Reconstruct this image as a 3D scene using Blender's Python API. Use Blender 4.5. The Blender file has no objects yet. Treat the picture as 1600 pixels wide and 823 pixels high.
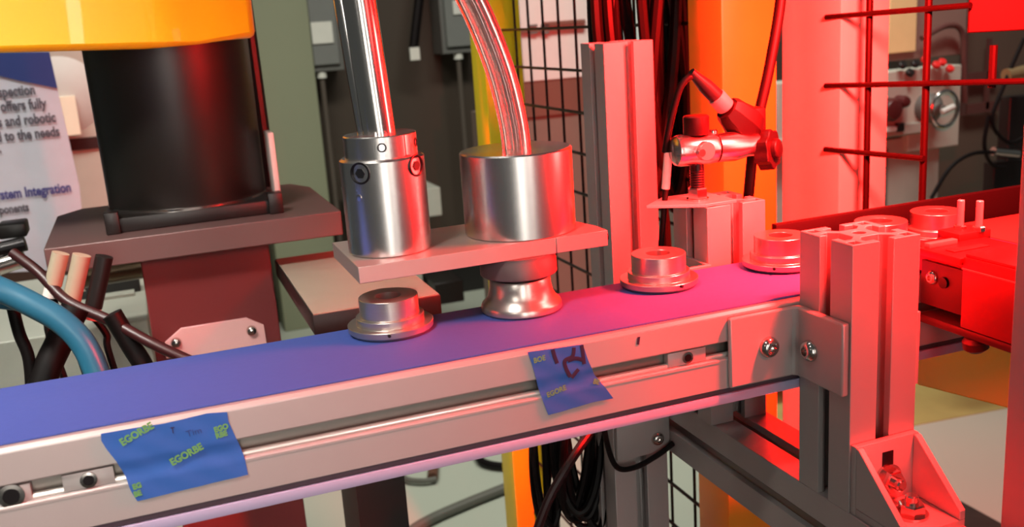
import bpy, bmesh, math, random
from mathutils import Vector, Matrix
random.seed(7)
scene = bpy.context.scene
COL = scene.collection
S = 0.001            # the model is written in millimetres
ZOFF = 0.85          # height of the model origin (top of the front post) above the floor

# ------------------------------------------------------------------ camera
F_PX, YAW, PITCH, ROLL = 1544.117, 0.3466, 0.2432, 0.0688
CAM = Vector((-302.476, -367.431, 113.940))
sa, ca, sb, cb, sc, cc = math.sin(YAW), math.cos(YAW), math.sin(PITCH), math.cos(PITCH), math.sin(ROLL), math.cos(ROLL)
fwd = Vector((sa*cb, ca*cb, -sb)); rt = Vector((ca, -sa, 0)); dn = fwd.cross(rt)
RT = cc*rt + sc*dn; DN = -sc*rt + cc*dn
cam_data = bpy.data.cameras.new('camera'); cam = bpy.data.objects.new('camera', cam_data); COL.objects.link(cam)
cam.matrix_world = Matrix(((RT.x, -DN.x, -fwd.x, CAM.x*S), (RT.y, -DN.y, -fwd.y, CAM.y*S),
                           (RT.z, -DN.z, -fwd.z, CAM.z*S + ZOFF), (0, 0, 0, 1)))
cam_data.sensor_width = 36.0; cam_data.lens = 36.0*F_PX/1600.0
cam_data.clip_start = 0.02; cam_data.clip_end = 50
cam_data.dof.use_dof = True; cam_data.dof.focus_distance = 0.54; cam_data.dof.aperture_fstop = 16
scene.camera = cam

# ------------------------------------------------------------------ world, lamps, exposure
world = bpy.data.worlds.new('world'); scene.world = world; world.use_nodes = True
bg = world.node_tree.nodes['Background']; bg.inputs[0].default_value = (0.93, 1.0, 0.93, 1); bg.inputs[1].default_value = 0.07

def area(name, loc, target, sx, sy, power, col, spread=180):
    l = bpy.data.lights.new(name, 'AREA'); l.shape = 'RECTANGLE'; l.size = sx*S; l.size_y = sy*S
    l.energy = power; l.color = col; l.spread = math.radians(spread)
    o = bpy.data.objects.new(name, l); COL.objects.link(o)
    p = Vector((loc[0]*S, loc[1]*S, loc[2]*S + ZOFF)); t = Vector((target[0]*S, target[1]*S, target[2]*S + ZOFF))
    o.location = p; o.rotation_euler = (t - p).to_track_quat('-Z', 'Y').to_euler()
    return o
WHITE = (1.0, 0.97, 0.88)
area('ceiling_lamp', (700, 800, 1900), (1100, 2300, -800), 1500, 300, 22, WHITE, 90)
area('ceiling_lamp', (-800, 600, 1900), (-500, 2000, -800), 1200, 300, 14, WHITE, 90)
area('ceiling_lamp', (-760, -260, 950), (-460, 280, -40), 400, 160, 2.1, WHITE, 38)  # extra narrow lamp added for the belt's left end and robot plate
area('added_front_fill', (-300, -1450, -200), (-200, 100, 0), 900, 520, 1.1, WHITE, 180)  # white panel added for the metal cylinders to reflect
area('added_streak_light', (-400, -1100, 150), (-330, 100, 0), 110, 900, 0.5, WHITE, 50)  # added strip light, puts a vertical streak on the cylinders
area('added_streak_light', (40, -1100, 200), (-290, 100, 0), 60, 900, 0.22, WHITE, 45)  # second added strip for a narrower streak
def spot(name, loc, target, power, cone, rad, col):
    l = bpy.data.lights.new(name, 'SPOT'); l.energy = power; l.spot_size = math.radians(cone); l.spot_blend = 0.9
    l.shadow_soft_size = rad*S; l.color = col
    o = bpy.data.objects.new(name, l); COL.objects.link(o)
    p = Vector((loc[0]*S, loc[1]*S, loc[2]*S + ZOFF)); t = Vector((target[0]*S, target[1]*S, target[2]*S + ZOFF))
    o.location = p; o.rotation_euler = (t - p).to_track_quat('-Z', 'Y').to_euler(); return o
spot('added_left_spot', (-440, -260, 150), (-300, 40, -70), 1.5, 66, 40, WHITE)  # white spot added to brighten the left rail and gripper plate
def point(name, loc, power, rad, col):
    l = bpy.data.lights.new(name, 'POINT'); l.energy = power; l.shadow_soft_size = rad*S; l.color = col
    o = bpy.data.objects.new(name, l); COL.objects.link(o)
    o.location = (loc[0]*S, loc[1]*S, loc[2]*S + ZOFF); return o
RED = (1.0, 0.011, 0.0095)
spot('red_inspection_lamp', (86, -6, 186), (104, 196, -5), 175, 132, 26, RED)
area('added_red_strip', (112, 12, 95), (-170, 92, -10), 60, 180, 4.2, RED, 120)  # added red panel, gives the cylinders their red stripe
point('red_front_lamp', (60, -240, 150), 2.8, 40, RED)

scene.view_settings.view_transform = 'Standard'; scene.view_settings.look = 'None'
scene.view_settings.exposure = 0.0; scene.view_settings.gamma = 1.0
scene.view_settings.use_curve_mapping = False

# ------------------------------------------------------------------ helpers
def lin(c):
    return tuple(((v/255)/12.92 if v/255 <= 0.04045 else ((v/255+0.055)/1.055)**2.4) for v in c)

MATS = {}
def mat(name, rgb, rough=0.5, metal=0.0, var=0.06, scale=40.0, bump=0.0, stretch=None, trans=0.0, ior=1.45, coat=0.0, aniso=0.0, spec=None):
    if name in MATS: return MATS[name]
    m = bpy.data.materials.new(name); m.use_nodes = True
    nt = m.node_tree; b = nt.nodes['Principled BSDF']
    b.inputs['Roughness'].default_value = rough; b.inputs['Metallic'].default_value = metal
    b.inputs['Transmission Weight'].default_value = trans; b.inputs['IOR'].default_value = ior
    b.inputs['Coat Weight'].default_value = coat; b.inputs['Anisotropic'].default_value = aniso
    if spec is not None: b.inputs['Specular IOR Level'].default_value = spec
    c = lin(rgb)
    tc = nt.nodes.new('ShaderNodeTexCoord'); mp = nt.nodes.new('ShaderNodeMapping')
    nt.links.new(tc.outputs['Object'], mp.inputs[0])
    if stretch: mp.inputs['Scale'].default_value = stretch
    n = nt.nodes.new('ShaderNodeTexNoise'); n.inputs['Scale'].default_value = scale; n.inputs['Detail'].default_value = 4
    nt.links.new(mp.outputs[0], n.inputs[0])
    r = nt.nodes.new('ShaderNodeMix'); r.data_type = 'RGBA'
    r.inputs[6].default_value = (*[v*(1-var) for v in c], 1); r.inputs[7].default_value = (*[min(1, v*(1+var)) for v in c], 1)
    nt.links.new(n.outputs[0], r.inputs[0]); nt.links.new(r.outputs[2], b.inputs['Base Color'])
    if bump:
        bp = nt.nodes.new('ShaderNodeBump'); bp.inputs['Strength'].default_value = bump; bp.inputs['Distance'].default_value = 0.0006
        nt.links.new(n.outputs[0], bp.inputs['Height']); nt.links.new(bp.outputs[0], b.inputs['Normal'])
    MATS[name] = m; return m

ALU = mat('anodised_aluminium', (166, 158, 156), 0.45, 0.3, 0.03, 60)
ALU_IN = mat('slot_aluminium', (150, 140, 134), 0.35, 0.75, 0.05, 60)
ALU_LILAC = mat('lilac_wear_strip', (158, 152, 182), 0.5, 0.0, 0.03)
ALU_DARK = mat('dark_gap', (70, 52, 62), 0.6, 0.0)
TURNED = mat('turned_aluminium', (200, 193, 190), 0.24, 1.0, 0.08, 25, 0.10, (1, 1, 40))
TURNED_V = mat('brushed_aluminium', (206, 200, 198), 0.26, 1.0, 0.10, 90, 0.05, (1, 1, 0.03), aniso=0.3)
STEEL_RING = mat('turned_steel', (182, 172, 166), 0.30, 0.9, 0.10, 60, 0.05, (1, 1, 8))
CHROME = mat('chrome_shaft', (215, 208, 205), 0.16, 1.0, 0.02)
BOLT = mat('bolt_steel', (205, 195, 190), 0.16, 1.0, 0.02)
BLACKM = mat('black_oxide', (26, 22, 24), 0.32, 0.5)
PLATEM = mat('milled_plate', (170, 152, 147), 0.34, 0.55, 0.05, 50, 0.05)
BELT = mat('blue_belt', (62, 80, 150), 0.6, 0.0, 0.05, 300, 0.10, spec=0.2)
TAPE = mat('blue_masking_tape', (40, 88, 164), 0.7, 0.0, 0.08, 60, 0.25)
GREEN = mat('green_print', (96, 150, 84), 0.7)
INK = mat('marker_ink', (38, 18, 52), 0.6)
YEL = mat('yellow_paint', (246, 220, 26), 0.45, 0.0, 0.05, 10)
YELR = mat('robot_yellow_paint', (222, 198, 20), 0.35, 0.0, 0.03, 8, coat=0.3)
ORG = mat('orange_acrylic', (252, 190, 12), 0.3, 0.0, 0.04, 10)
BLACKP = mat('black_paint', (24, 21, 20), 0.38, 0.0)
DGREY = mat('dark_grey_paint', (112, 106, 102), 0.5, 0.0, 0.05, 15)
RUBBER = mat('black_cable', (12, 8, 8), 0.5, 0.0, spec=0.2)
PINKTAG = mat('white_cable_tag', (214, 196, 190), 0.5)
PALE = mat('pale_plate', (198, 146, 144), 0.5, 0.0, 0.02)
TEAL = mat('teal_hose', (34, 88, 112), 0.35, 0.0, 0.08, 20)
CLEAR = mat('clear_tube', (238, 226, 222), 0.05, 0.0, 0.0, trans=0.93, ior=1.38)
WIRE = mat('black_mesh_wire', (34, 28, 26), 0.45, 0.2)
WIRER = mat('coated_mesh_wire', (15, 4, 5), 0.55, 0.0, spec=0.15)
POSTW = mat('light_grey_post', (222, 206, 196), 0.5)
FLOORM = mat('floor_paint', (160, 166, 152), 0.35, 0.0, 0.06, 2.0)
OLIVE = mat('olive_floor_stripe', (150, 142, 84), 0.7, 0.0, 0.25, 12)
MATM = mat('black_rubber_mat', (42, 38, 32), 0.8, 0.0, 0.5, 30)
WALLM = mat('dark_wall_panel', (56, 46, 36), 0.6, 0.0, 0.05, 3)
WALLR = mat('brown_wall_panel', (84, 70, 60), 0.6, 0.0, 0.05, 3)
SAGE = mat('sage_pillar', (128, 132, 108), 0.6, 0.0, 0.04, 4)
GREYBOX = mat('grey_enclosure', (88, 88, 84), 0.5)
LABELM = mat('white_label', (196, 196, 186), 0.6)
CREAM = mat('cream_sheet', (206, 184, 132), 0.7)
MACH = mat('machine_grey', (162, 164, 152), 0.5)
MACH2 = mat('machine_blue_grey', (150, 152, 142), 0.5)
NAVY = mat('navy_print', (52, 70, 138), 0.6)
PAPER = mat('white_poster', (222, 226, 240), 0.6)
REDP = mat('red_plastic', (190, 30, 28), 0.5)
ACT = mat('actuator_housing', (128, 9, 14), 0.4, 0.0)  # even dark red base colour
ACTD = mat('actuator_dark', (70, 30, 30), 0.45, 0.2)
BLACKRAIL = mat('black_side_guide', (8, 6, 9), 0.6, spec=0.15)
GREYPLATE = mat('grey_transfer_plate', (62, 60, 54), 0.6)
MAROON = mat('pedestal_paint', (94, 24, 24), 0.6, 0.0, 0.05, 8)
ROBPLATE = mat('robot_base_plate', (94, 72, 70), 0.4, 0.1, 0.04, 8)
BOARD = mat('cardboard', (150, 136, 116), 0.8)
WHITEP = mat('white_panel', (178, 184, 178), 0.6)
BROWNP = mat('brown_panel', (98, 66, 54), 0.6)

def w2(p): return Vector((p[0]*S, p[1]*S, p[2]*S + ZOFF))

class MB:
    """collects shapes in model millimetres, then links them as ONE mesh object"""
    def __init__(self): self.bm = bmesh.new()
    def poly_prism(self, pts, d):
        """pts: 3D polygon, extruded by vector d"""
        d = Vector(d); a = [self.bm.verts.new(Vector(p)) for p in pts]; b = [self.bm.verts.new(Vector(p)+d) for p in pts]
        n = len(pts); self.bm.faces.new(a[::-1]); self.bm.faces.new(b)
        for i in range(n): self.bm.faces.new((a[i], a[(i+1) % n], b[(i+1) % n], b[i]))
        return self
    def box(self, x0, x1, y0, y1, z0, z1, bev=0):
        t = bmesh.new(); bmesh.ops.create_cube(t, size=1)
        for v in t.verts: v.co = Vector(((x0+x1)/2 + v.co.x*(x1-x0), (y0+y1)/2 + v.co.y*(y1-y0), (z0+z1)/2 + v.co.z*(z1-z0)))
        if bev: bmesh.ops.bevel(t, geom=list(t.edges), offset=bev, segments=2, profile=0.5, affect='EDGES')
        return self.merge(t)
    def merge(self, t, M=None):
        if M is not None: t.transform(M)
        me = bpy.data.meshes.new('tmp'); t.to_mesh(me); t.free(); self.bm.from_mesh(me); bpy.data.meshes.remove(me); return self
    def lathe(self, prof, base=(0, 0, 0), axis=(0, 0, 1), seg=48, cap=True):
        """prof: list of (radius, height)"""
        ax = Vector(axis).normalized(); q = ax.to_track_quat('Z', 'Y'); base = Vector(base); rings = []
        for r, h in prof:
            if r < 1e-6: rings.append([self.bm.verts.new(base + q @ Vector((0, 0, h)))])
            else: rings.append([self.bm.verts.new(base + q @ Vector((r*math.cos(2*math.pi*i/seg), r*math.sin(2*math.pi*i/seg), h))) for i in range(seg)])
        for A, B in zip(rings, rings[1:]):
            for i in range(seg):
                j = (i+1) % seg
                if len(A) == 1 and len(B) == 1: continue
                if len(A) == 1: self.bm.faces.new((A[0], B[j], B[i]))
                elif len(B) == 1: self.bm.faces.new((A[i], A[j], B[0]))
                else: self.bm.faces.new((A[i], A[j], B[j], B[i]))
        if cap:
            if len(rings[0]) > 1: self.bm.faces.new(rings[0][::-1])
            if len(rings[-1]) > 1: self.bm.faces.new(rings[-1])
        return self
    def cyl(self, p0, p1, r0, r1=None, seg=24, ch=0):
        p0 = Vector(p0); p1 = Vector(p1); r1 = r0 if r1 is None else r1; L = (p1-p0).length
        prof = [(r0-ch, 0), (r0, ch), (r1, L-ch), (r1-ch, L)] if ch else [(r0, 0), (r1, L)]
        return self.lathe(prof, p0, p1-p0, seg)
    def tube(self, pts, r, seg=10, smooth=True, cap=True):
        P = [Vector(p) for p in pts]
        if smooth and len(P) > 2:
            Q = []
            for i in range(len(P)-1):
                a = P[max(i-1, 0)]; b = P[i]; c = P[i+1]; d = P[min(i+2, len(P)-1)]
                for k in range(8):
                    t = k/8; Q.append(0.5*((2*b)+(c-a)*t+(2*a-5*b+4*c-d)*t*t+(3*b-a-3*c+d)*t**3))
            Q.append(P[-1]); P = Q
        n = len(P); rings = []; up = None
        for i in range(n):
            t = (P[min(i+1, n-1)]-P[max(i-1, 0)]).normalized()
            if up is None: up = t.orthogonal().normalized()
            up = (up - t*up.dot(t)).normalized(); sd = t.cross(up)
            rr = r[0] + (r[1]-r[0])*i/(n-1) if isinstance(r, tuple) else r
            rings.append([self.bm.verts.new(P[i] + rr*(math.cos(2*math.pi*k/seg)*up + math.sin(2*math.pi*k/seg)*sd)) for k in range(seg)])
        for A, B in zip(rings, rings[1:]):
            for k in range(seg): self.bm.faces.new((A[k], A[(k+1) % seg], B[(k+1) % seg], B[k]))
        if cap: self.bm.faces.new(rings[0][::-1]); self.bm.faces.new(rings[-1])
        return self
    def build(self, name, m, parent=None, bevel=0, angle=35, local=False):
        bm = self.bm
        if not local:
            off = parent['_w'] if parent is not None and '_w' in parent.keys() else None
            o0 = Vector(off) if off is not None else Vector((0, 0, 0))
            for v in bm.verts: v.co = w2(v.co) - o0
        else:
            for v in bm.verts: v.co = v.co*S
        bmesh.ops.recalc_face_normals(bm, faces=bm.faces)
        for f in bm.faces: f.smooth = True
        for e in bm.edges:
            e.smooth = len(e.link_faces) == 2 and e.calc_face_angle(0) < math.radians(angle)
        me = bpy.data.meshes.new(name)
        loc = Vector((0, 0, 0))
        if parent is None and not local and len(bm.verts):
            xs = [v.co for v in bm.verts]
            loc = Vector(((min(v.x for v in xs)+max(v.x for v in xs))/2, (min(v.y for v in xs)+max(v.y for v in xs))/2, min(v.z for v in xs)))
            for v in bm.verts: v.co -= loc
        bm.to_mesh(me); bm.free(); me.materials.append(m)
        o = bpy.data.objects.new(name, me); COL.objects.link(o); o.location = loc
        o['_w'] = [loc.x, loc.y, loc.z] if parent is None else list(parent['_w']) if '_w' in parent.keys() else [0, 0, 0]
        if parent is not None: o.parent = parent
        if bevel:
            md = o.modifiers.new('bevel', 'BEVEL'); md.width = bevel*S; md.segments = 2; md.limit_method = 'ANGLE'; md.angle_limit = math.radians(40)
            md.harden_normals = False
        return o

def tag(o, label=None, cat=None, group=None, kind=None):
    if label: o['label'] = label
    if cat: o['category'] = cat
    if group: o['group'] = group
    if kind: o['kind'] = kind
    return o
def thing(name, label, cat, loc, group=None):
    o = bpy.data.objects.new(name, None); COL.objects.link(o); p = w2(loc); o.location = p; o['_w'] = [p.x, p.y, p.z]
    o.empty_display_size = 0.01
    return tag(o, label, cat, group)
def copy_tree(o, loc, label=None, rotz=0):
    r = o.copy(); COL.objects.link(r); r.location = w2(loc); r.rotation_euler = (0, 0, rotz)
    if label: r['label'] = label
    for ch in list(o.children):
        c = ch.copy(); COL.objects.link(c); c.parent = r
        for g in list(ch.children):
            d = g.copy(); COL.objects.link(d); d.parent = c
    return r

def at(u, v, y):
    """point of the plane y = const that lies in direction (u, v) of the calibrated photograph"""
    d = RT*((u-800)/F_PX) + DN*((v-411.5)/F_PX) + fwd
    t = (y-CAM.y)/d.y; return CAM + d*t
def quad_panel(mb, pix, y, depth):
    """a slab whose front face stands in plane y"""
    return mb.poly_prism([at(u, v, y) for u, v in pix], (0, depth, 0))
def rect_y(mb, u0, v0, u1, v1, y, depth):
    """upright box with front face in plane y, spanning the given region at its mid lines"""
    vm = (v0+v1)/2; um = (u0+u1)/2
    x0 = at(u0, vm, y).x; x1 = at(u1, vm, y).x; z1 = at(um, v0, y).z; z0 = at(um, v1, y).z
    return mb.box(x0, x1, y, y+depth, z0, z1), (x0, x1, z0, z1)

# ------------------------------------------------------------------ T-slot extrusion
def tslot_loops(w=40.0):
    h = w/2; k = w/40
    q = [(h, h), (4.1*k, h), (4.1*k, h-4.3*k), (9.2*k, h-4.3*k), (9.2*k, 12.0*k), (5.2*k, 7.8*k)]
    side = q + [(-x, y) for x, y in q[::-1][:-1]]
    out = []
    for r in range(4):
        c, s = round(math.cos(r*math.pi/2)), round(math.sin(r*math.pi/2))
        out += [(x*c - y*s, x*s + y*c) for x, y in side]
    holes = [[(3.4*k*math.cos(-a*math.pi/6), 3.4*k*math.sin(-a*math.pi/6)) for a in range(12)]]
    for sx, sy in ((1, 1), (-1, 1), (-1, -1), (1, -1)):
        a, b = 12.6*k, 18.0*k
        pts = [(a, a), (a, b), (b, b), (b, a)]
        holes.append([(x*sx, y*sy) for x, y in pts])
    return out, holes
def tslot(mb, axis, c, a0, a1, w=40.0):
    """axis 'x','y','z'; c = centre in the two other coordinates; from a0 to a1"""
    outl, holes = tslot_loops(w); t = bmesh.new(); edges = []; loops = []
    for lp in [outl]+holes:
        vs = [t.verts.new((x, y, 0)) for x, y in lp]; es = [t.edges.new((vs[i], vs[(i+1) % len(vs)])) for i in range(len(vs))]
        edges += es; loops.append(vs)
    bmesh.ops.triangle_fill(t, use_beauty=True, edges=edges)
    top = [f for f in t.faces]
    L = a1-a0
    vmap = {v: t.verts.new((v.co.x, v.co.y, L)) for lp in loops for v in lp}
    for f in top: t.faces.new([vmap[v] for v in f.verts][::-1])
    for lp in loops:
        for i in range(len(lp)):
            a, b = lp[i], lp[(i+1) % len(lp)]; t.faces.new((a, b, vmap[b], vmap[a]))
    if axis == 'z': M = Matrix.Translation((c[0], c[1], a0))
    elif axis == 'x': M = Matrix(((0, 0, 1, a0), (1, 0, 0, c[0]), (0, 1, 0, c[1]), (0, 0, 0, 1)))
    else: M = Matrix(((0, 1, 0, c[0]), (0, 0, 1, a0), (1, 0, 0, c[1]), (0, 0, 0, 1)))
    return mb.merge(t, M)

def button_bolt(parent, p, ax, r=5.6, h=3.4, name='bolt'):
    """domed socket screw head on a washer"""
    ax = Vector(ax).normalized()
    mb = MB(); mb.lathe([(r*1.0, 0), (r*1.0, .6), (r*.98, 1.0), (r*.9, h*.6), (r*.7, h*.9), (r*.48, h), (r*.40, h), (r*.36, h*.45), (0, h*.4)], p, ax, 32)
    b = mb.build(name, BOLT, parent)
    return b
def hex_bolt(parent, p, ax, r=7.0, h=5.0, name='bolt', m=None):
    ax = Vector(ax).normalized()
    mb = MB(); mb.lathe([(r*1.25, 0), (r*1.25, 1.4)], p, ax, 32)
    mb.lathe([(r, 1.4), (r, h+.6), (r*.9, h+1.4)], p, ax, 6)
    mb.lathe([(r*.5, h+1.2), (r*.5, h+5), (r*.4, h+5.6)], p, ax, 20)
    return mb.build(name, m or BOLT, parent, angle=25)

# ------------------------------------------------------------------ room shell
FZ = -850
tag(MB().box(-2600, 4200, -1500, 3200, FZ-30, FZ).build('floor', FLOORM), kind='structure')
wb = tag(MB().box(-2600, 4200, 3000, 3060, FZ, 1800).build('wall_back', WALLM), kind='structure')
tag(MB().box(-2600, 4200, 2988, 3000, FZ, FZ+90).build('baseboard_back', BLACKP), kind='structure')
x0 = at(385, 60, 2900).x; x1 = at(483, 60, 2900).x
tag(MB().box(x0, x1, 2860, 3000, FZ, 1800, 4).build('trim_1', SAGE), kind='structure')
tag(MB().box(1750, 4200, 2940, 3000, FZ, 1800).build('trim_2', WALLR), kind='structure')
t = bmesh.new(); bmesh.ops.create_cube(t, size=1)
mb = MB(); mb.merge(t, Matrix.Translation((1480, 1480, FZ+1)) @ Matrix.Rotation(-0.1, 4, 'Z') @ Matrix.Diagonal((1500, 420, 2, 1)))
tag(mb.build('floor_stripe', OLIVE), 'worn olive yellow stripe painted across the grey floor', 'floor marking')
tag(MB().box(560, 1062, 560, 968, FZ, FZ+8, 2).build('floor_mat', MATM), 'black mottled rubber mat on the grey floor', 'mat')

# ------------------------------------------------------------------ conveyor
conv = thing('belt_conveyor', 'long aluminium belt conveyor with blue belt crossing the whole picture', 'conveyor', (0, 80, -84))
XL, XR = -760, 330
def rail_profile(sgn):
    # (y offset from the outer face, z)
    P = [(0, -37.4), (0, -51.0), (2.2, -51.6), (2.2, -50.2), (6.5, -50.2), (6.5, -61.0), (2.2, -61.0), (2.2, -59.4), (0, -60.0), (0, -76.2), (10, -76.2), (10, -35.9), (1.9, -35.9)]
    return P
for y_out, sgn, nm in ((40.0, 1, 'side_rail'), (121.0, -1, 'side_rail')):
    mb = MB(); mb.poly_prism([(XL, y_out + sgn*a, b) for a, b in rail_profile(sgn)], (XR-XL, 0, 0))
    mb.build(nm, ALU, conv, bevel=0.8)
mb = MB(); mb.box(XL, XR, 46.2, 47.4, -61, -50); mb.build('slot_back', ALU_IN, conv)
mb = MB(); mb.box(XL, XR, 41.8, 119.2, -79.0, -76.2); mb.build('gap_strip', ALU_DARK, conv)
mb = MB(); mb.box(XL, XR, 40.2, 42.6, -84.4, -79.2, .5); mb.build('lower_strip', ALU_LILAC, conv)
mb = MB(); mb.box(XL, XR, 42.6, 119, -82.0, -80.5); mb.build('return_belt', BELT, conv)
mb = MB(); mb.box(XL, XR, 50, 111, -38.0, -36.6); mb.build('slider_bed', ALU, conv)
mb = MB(); mb.box(XL-4, 168, 44.5, 117.2, -35.9, -34.7, .4); mb.build('belt', BELT, conv)
# thin bright lip along the front of the slot
mb = MB(); mb.box(XL, XR, 39.75, 40.1, -61.4, -60.5); mb.build('slot_lip', ALU, conv)
mb = MB(); mb.cyl((XL, 43.4, -58.9), (XR, 43.4, -58.9), 1.45, seg=16); mb.build('slot_highlight_bar', mat('slot_highlight', (225, 218, 212), .25, .6), conv)  # bright bar added in place of the lower ledge's highlight
# T-nuts in the front slot
def tnut(x0, x1, zc, label=None, r=2.4, m=ALU):
    mb = MB(); mb.box(x0, x1, 41.4, 46, zc-3.6, zc+3.6, .3); o = mb.build('t_nut', m, conv)
    c = (x0+x1)/2
    MB().lathe([(r*1.5, 0), (r*1.5, .8), (r, .9), (r*.95, -2.4), (0, -2.4)], (c, 41.3, zc), (0, -1, 0), 24).build('threaded_insert', BOLT, o)
    MB().cyl((c, 41.4, zc), (c, 40.35, zc), r*.92, seg=20).build('thread_hole', BLACKM, o)
tnut(-379, -364.5, -56.0, r=3.3)
tnut(-353, -333.5, -55.8, r=2.2)
tnut(-76.5, -55, -55.6, r=2.0, m=ALU)
# short pen mark on the rail
MB().poly_prism([(-93.6, 39.9, -39.6), (-92.2, 39.9, -39.6), (-92.9, 39.9, -43.6), (-94.2, 39.9, -43.2)], (0, -0.1, 0)).build('pen_mark', INK, conv)
# transfer plate beyond the belt end
MB().box(169.5, 420, 43, 119, -37, -34.4, .4).build('transfer_plate', GREYPLATE, conv)
tag(MB().box(44, 470, 122, 127, -46, -17.0, .6).build('side_guide', BLACKRAIL), 'black side guide rail along the far side of the belt', 'guide rail')

# ------------------------------------------------------------------ frame of T-slot posts
def post(x, y, z0, z1, label, w=40, group=None, m=ALU):
    mb = MB(); tslot(mb, 'z', (x+w/2, y+w/2), z0, z1, w)
    return tag(mb.build('aluminium_post', m, bevel=0.35), label, 'post', group)
post(0, 0, -138, 0, 'short slotted aluminium post standing in front of the conveyor')
post(-1.5, 125, -138, -1.2, 'short slotted aluminium post behind the belt carrying the sensor clamp')
post(16.3, 290, FZ, 91.5, 'tall slotted aluminium post brightly lit red, left of the yellow column')
post(-40.5, 184, FZ, -138, 'slotted aluminium leg below the conveyor beside the hanging cables')
post(51, -86, FZ, 420, 'tall aluminium post at the right edge of the photo')
mb = MB(); tslot(mb, 'y', (20, -158), -330, 224, 40)
tag(mb.build('aluminium_beam', ALU, bevel=0.35), 'slotted aluminium beam running under the conveyor to the front post', 'beam')

hd = thing('added_light_block', 'black plates added above the belt, out of frame, to block red light', 'light blocker', (70, 0, 128))  # plates added to keep red light off the left and the background
MB().box(44, 47, -42, 10, 146, 215, .5).build('light_block_side', BLACKP, hd)
MB().box(44, 47, 10, 128, 128, 215, .5).build('light_block_side', BLACKP, hd)
MB().box(44, 130, -42, 128, 215, 218, .5).build('light_block_top', BLACKP, hd)
# bent bracket joining conveyor and front post
br = thing('corner_bracket', 'bent aluminium bracket bolting the conveyor to the front post', 'bracket', (-20, 38, -77))
pts = [(-43.5, 40), (-1.2, 40), (-0.2, 38.6), (-0.2, 0.8), (-4.4, 0.8), (-4.4, 35.6), (-6.4, 37.2), (-43.5, 37.2)]
MB().poly_prism([(x, y, -75.6) for x, y in pts], (0, 0, 37.4)).build('bracket_plate', ALU, br, bevel=1.1)
button_bolt(br, (-20.8, 37.2, -57.2), (0, -1, 0), 5.6, 3.8)
button_bolt(br, (-4.4, 25.3, -58.6), (-1, 0, 0), 5.6, 3.8)
# bracket on the hidden right side
MB().poly_prism([(x, y, -78) for x, y in [(40.3, 2), (43.5, 2), (43.5, 37), (72, 37), (72, 39.8), (40.3, 39.8)]], (0, 0, 38)).build('bracket_plate', ALU, br, bevel=0.4)
# small bracket behind the belt at the sensor post
rb = thing('angle_bracket', 'small white bracket between the belt edge and the sensor post', 'bracket', (-12, 122, -38))
MB().poly_prism([(x, y, -60) for x, y in [(-34, 121.2), (-34, 123.6), (-4.0, 123.6), (-4.0, 160), (-1.7, 160), (-1.7, 121.2)]], (0, 0, 25.5)).build('bracket_plate', ALU, rb, bevel=0.3)

# gusset with bolts
gs = thing('gusset_bracket', 'cast triangular gusset with two hex bolts at the foot of the front post', 'bracket', (20, -20, -138))
gx0, gx1 = 0.8, 39.2; gb = -137.8; gt = -101.0; gy = -36.0
MB().box(gx0, gx1, -4.2, -0.2, gb, gt, .4).build('upright_plate', ALU, gs)
MB().box(gx0, gx1, gy, -4.2, gb, gb+4.2, .4).build('foot_plate', ALU, gs)
for xx in (gx0, gx1-3.4):
    MB().poly_prism([(xx, -4.2, gb+4.2), (xx, -4.2, gt-.3), (xx, -6.0, gt-.6), (xx, gy, gb+9), (xx, gy, gb+4.2)], (3.4, 0, 0)).build('side_rib', ALU, gs, bevel=0.4)
MB().box(16.6, 23.4, -4.5, -4.15, gb+9, gt-6, .1).build('slot', BLACKM, gs)
hex_bolt(gs, (20, -4.4, -121.5), (0, -1, 0), 6.2, 5.0)
hex_bolt(gs, (20, -21.5, gb+4.2), (0, 0, 1), 6.4, 5.2)

# corner plate joining leg and beam
cp = thing('joining_plate', 'dark bolted plate joining leg and beam under the conveyor', 'bracket', (-20, 182, -175))
MB().box(-40, -0.6, 179.5, 183.6, -176, -130, .6).build('plate', ALU, cp)
button_bolt(cp, (-10, 179.5, -166), (0, -1, 0), 4.6, 3.0)
MB().tube([(-62, 150, -120), (-52, 172, -150), (-44, 175, -176), (-30, 176, -181), (-12, 176, -176), (0, 176, -170)], 1.9).build('black_lead', RUBBER, cp)

# ------------------------------------------------------------------ rings on the belt
def ring_parts(parent):
    mb = MB()
    prof = [(6.4, 0), (19.8, 0), (21.4, 1.6), (21.6, 4.3), (21.3, 4.6), (17.3, 4.6), (17.1, 4.8), (17.1, 8.2), (16.8, 8.5), (15.1, 8.5), (14.9, 8.7),
            (14.9, 17.8), (14.6, 18.1), (6.9, 18.1), (6.5, 17.8), (6.4, 0.2), (6.4, 0)]
    mb.lathe(prof, (0, 0, 0), (0, 0, 1), 72, cap=False); mb.build('ring_body', STEEL_RING, parent, local=True, angle=28)
    MB().lathe([(0, 10.5), (6.45, 10.5)], (0, 0, 0), (0, 0, 1), 32, cap=False).build('bore', BLACKM, parent, local=True)
    MB().cyl((-6, -20.6, 3.6), (-6, -21.9, 3.6), .8, seg=12).build('pin_hole', BLACKM, parent, local=True)
def ring_thing(x, y, label):
    o = bpy.data.objects.new('steel_ring', None); COL.objects.link(o); o.location = w2((x, y, -34.6)); o['_w'] = [0, 0, 0]
    tag(o, label, 'machined ring', 'machined rings on the belt'); return o
r1 = ring_thing(-199.5, 103.5, 'stepped steel ring on the blue belt under the left end of the gripper'); ring_parts(r1)
copy_tree(r1, (-47.5, 101.5, -34.6), 'stepped ring alone on the pink lit belt, between gripper and front post', 0.35)
copy_tree(r1, (29.5, 97.5, -34.6), 'stepped ring partly hidden behind the left edge of the front post', -0.5)
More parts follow.
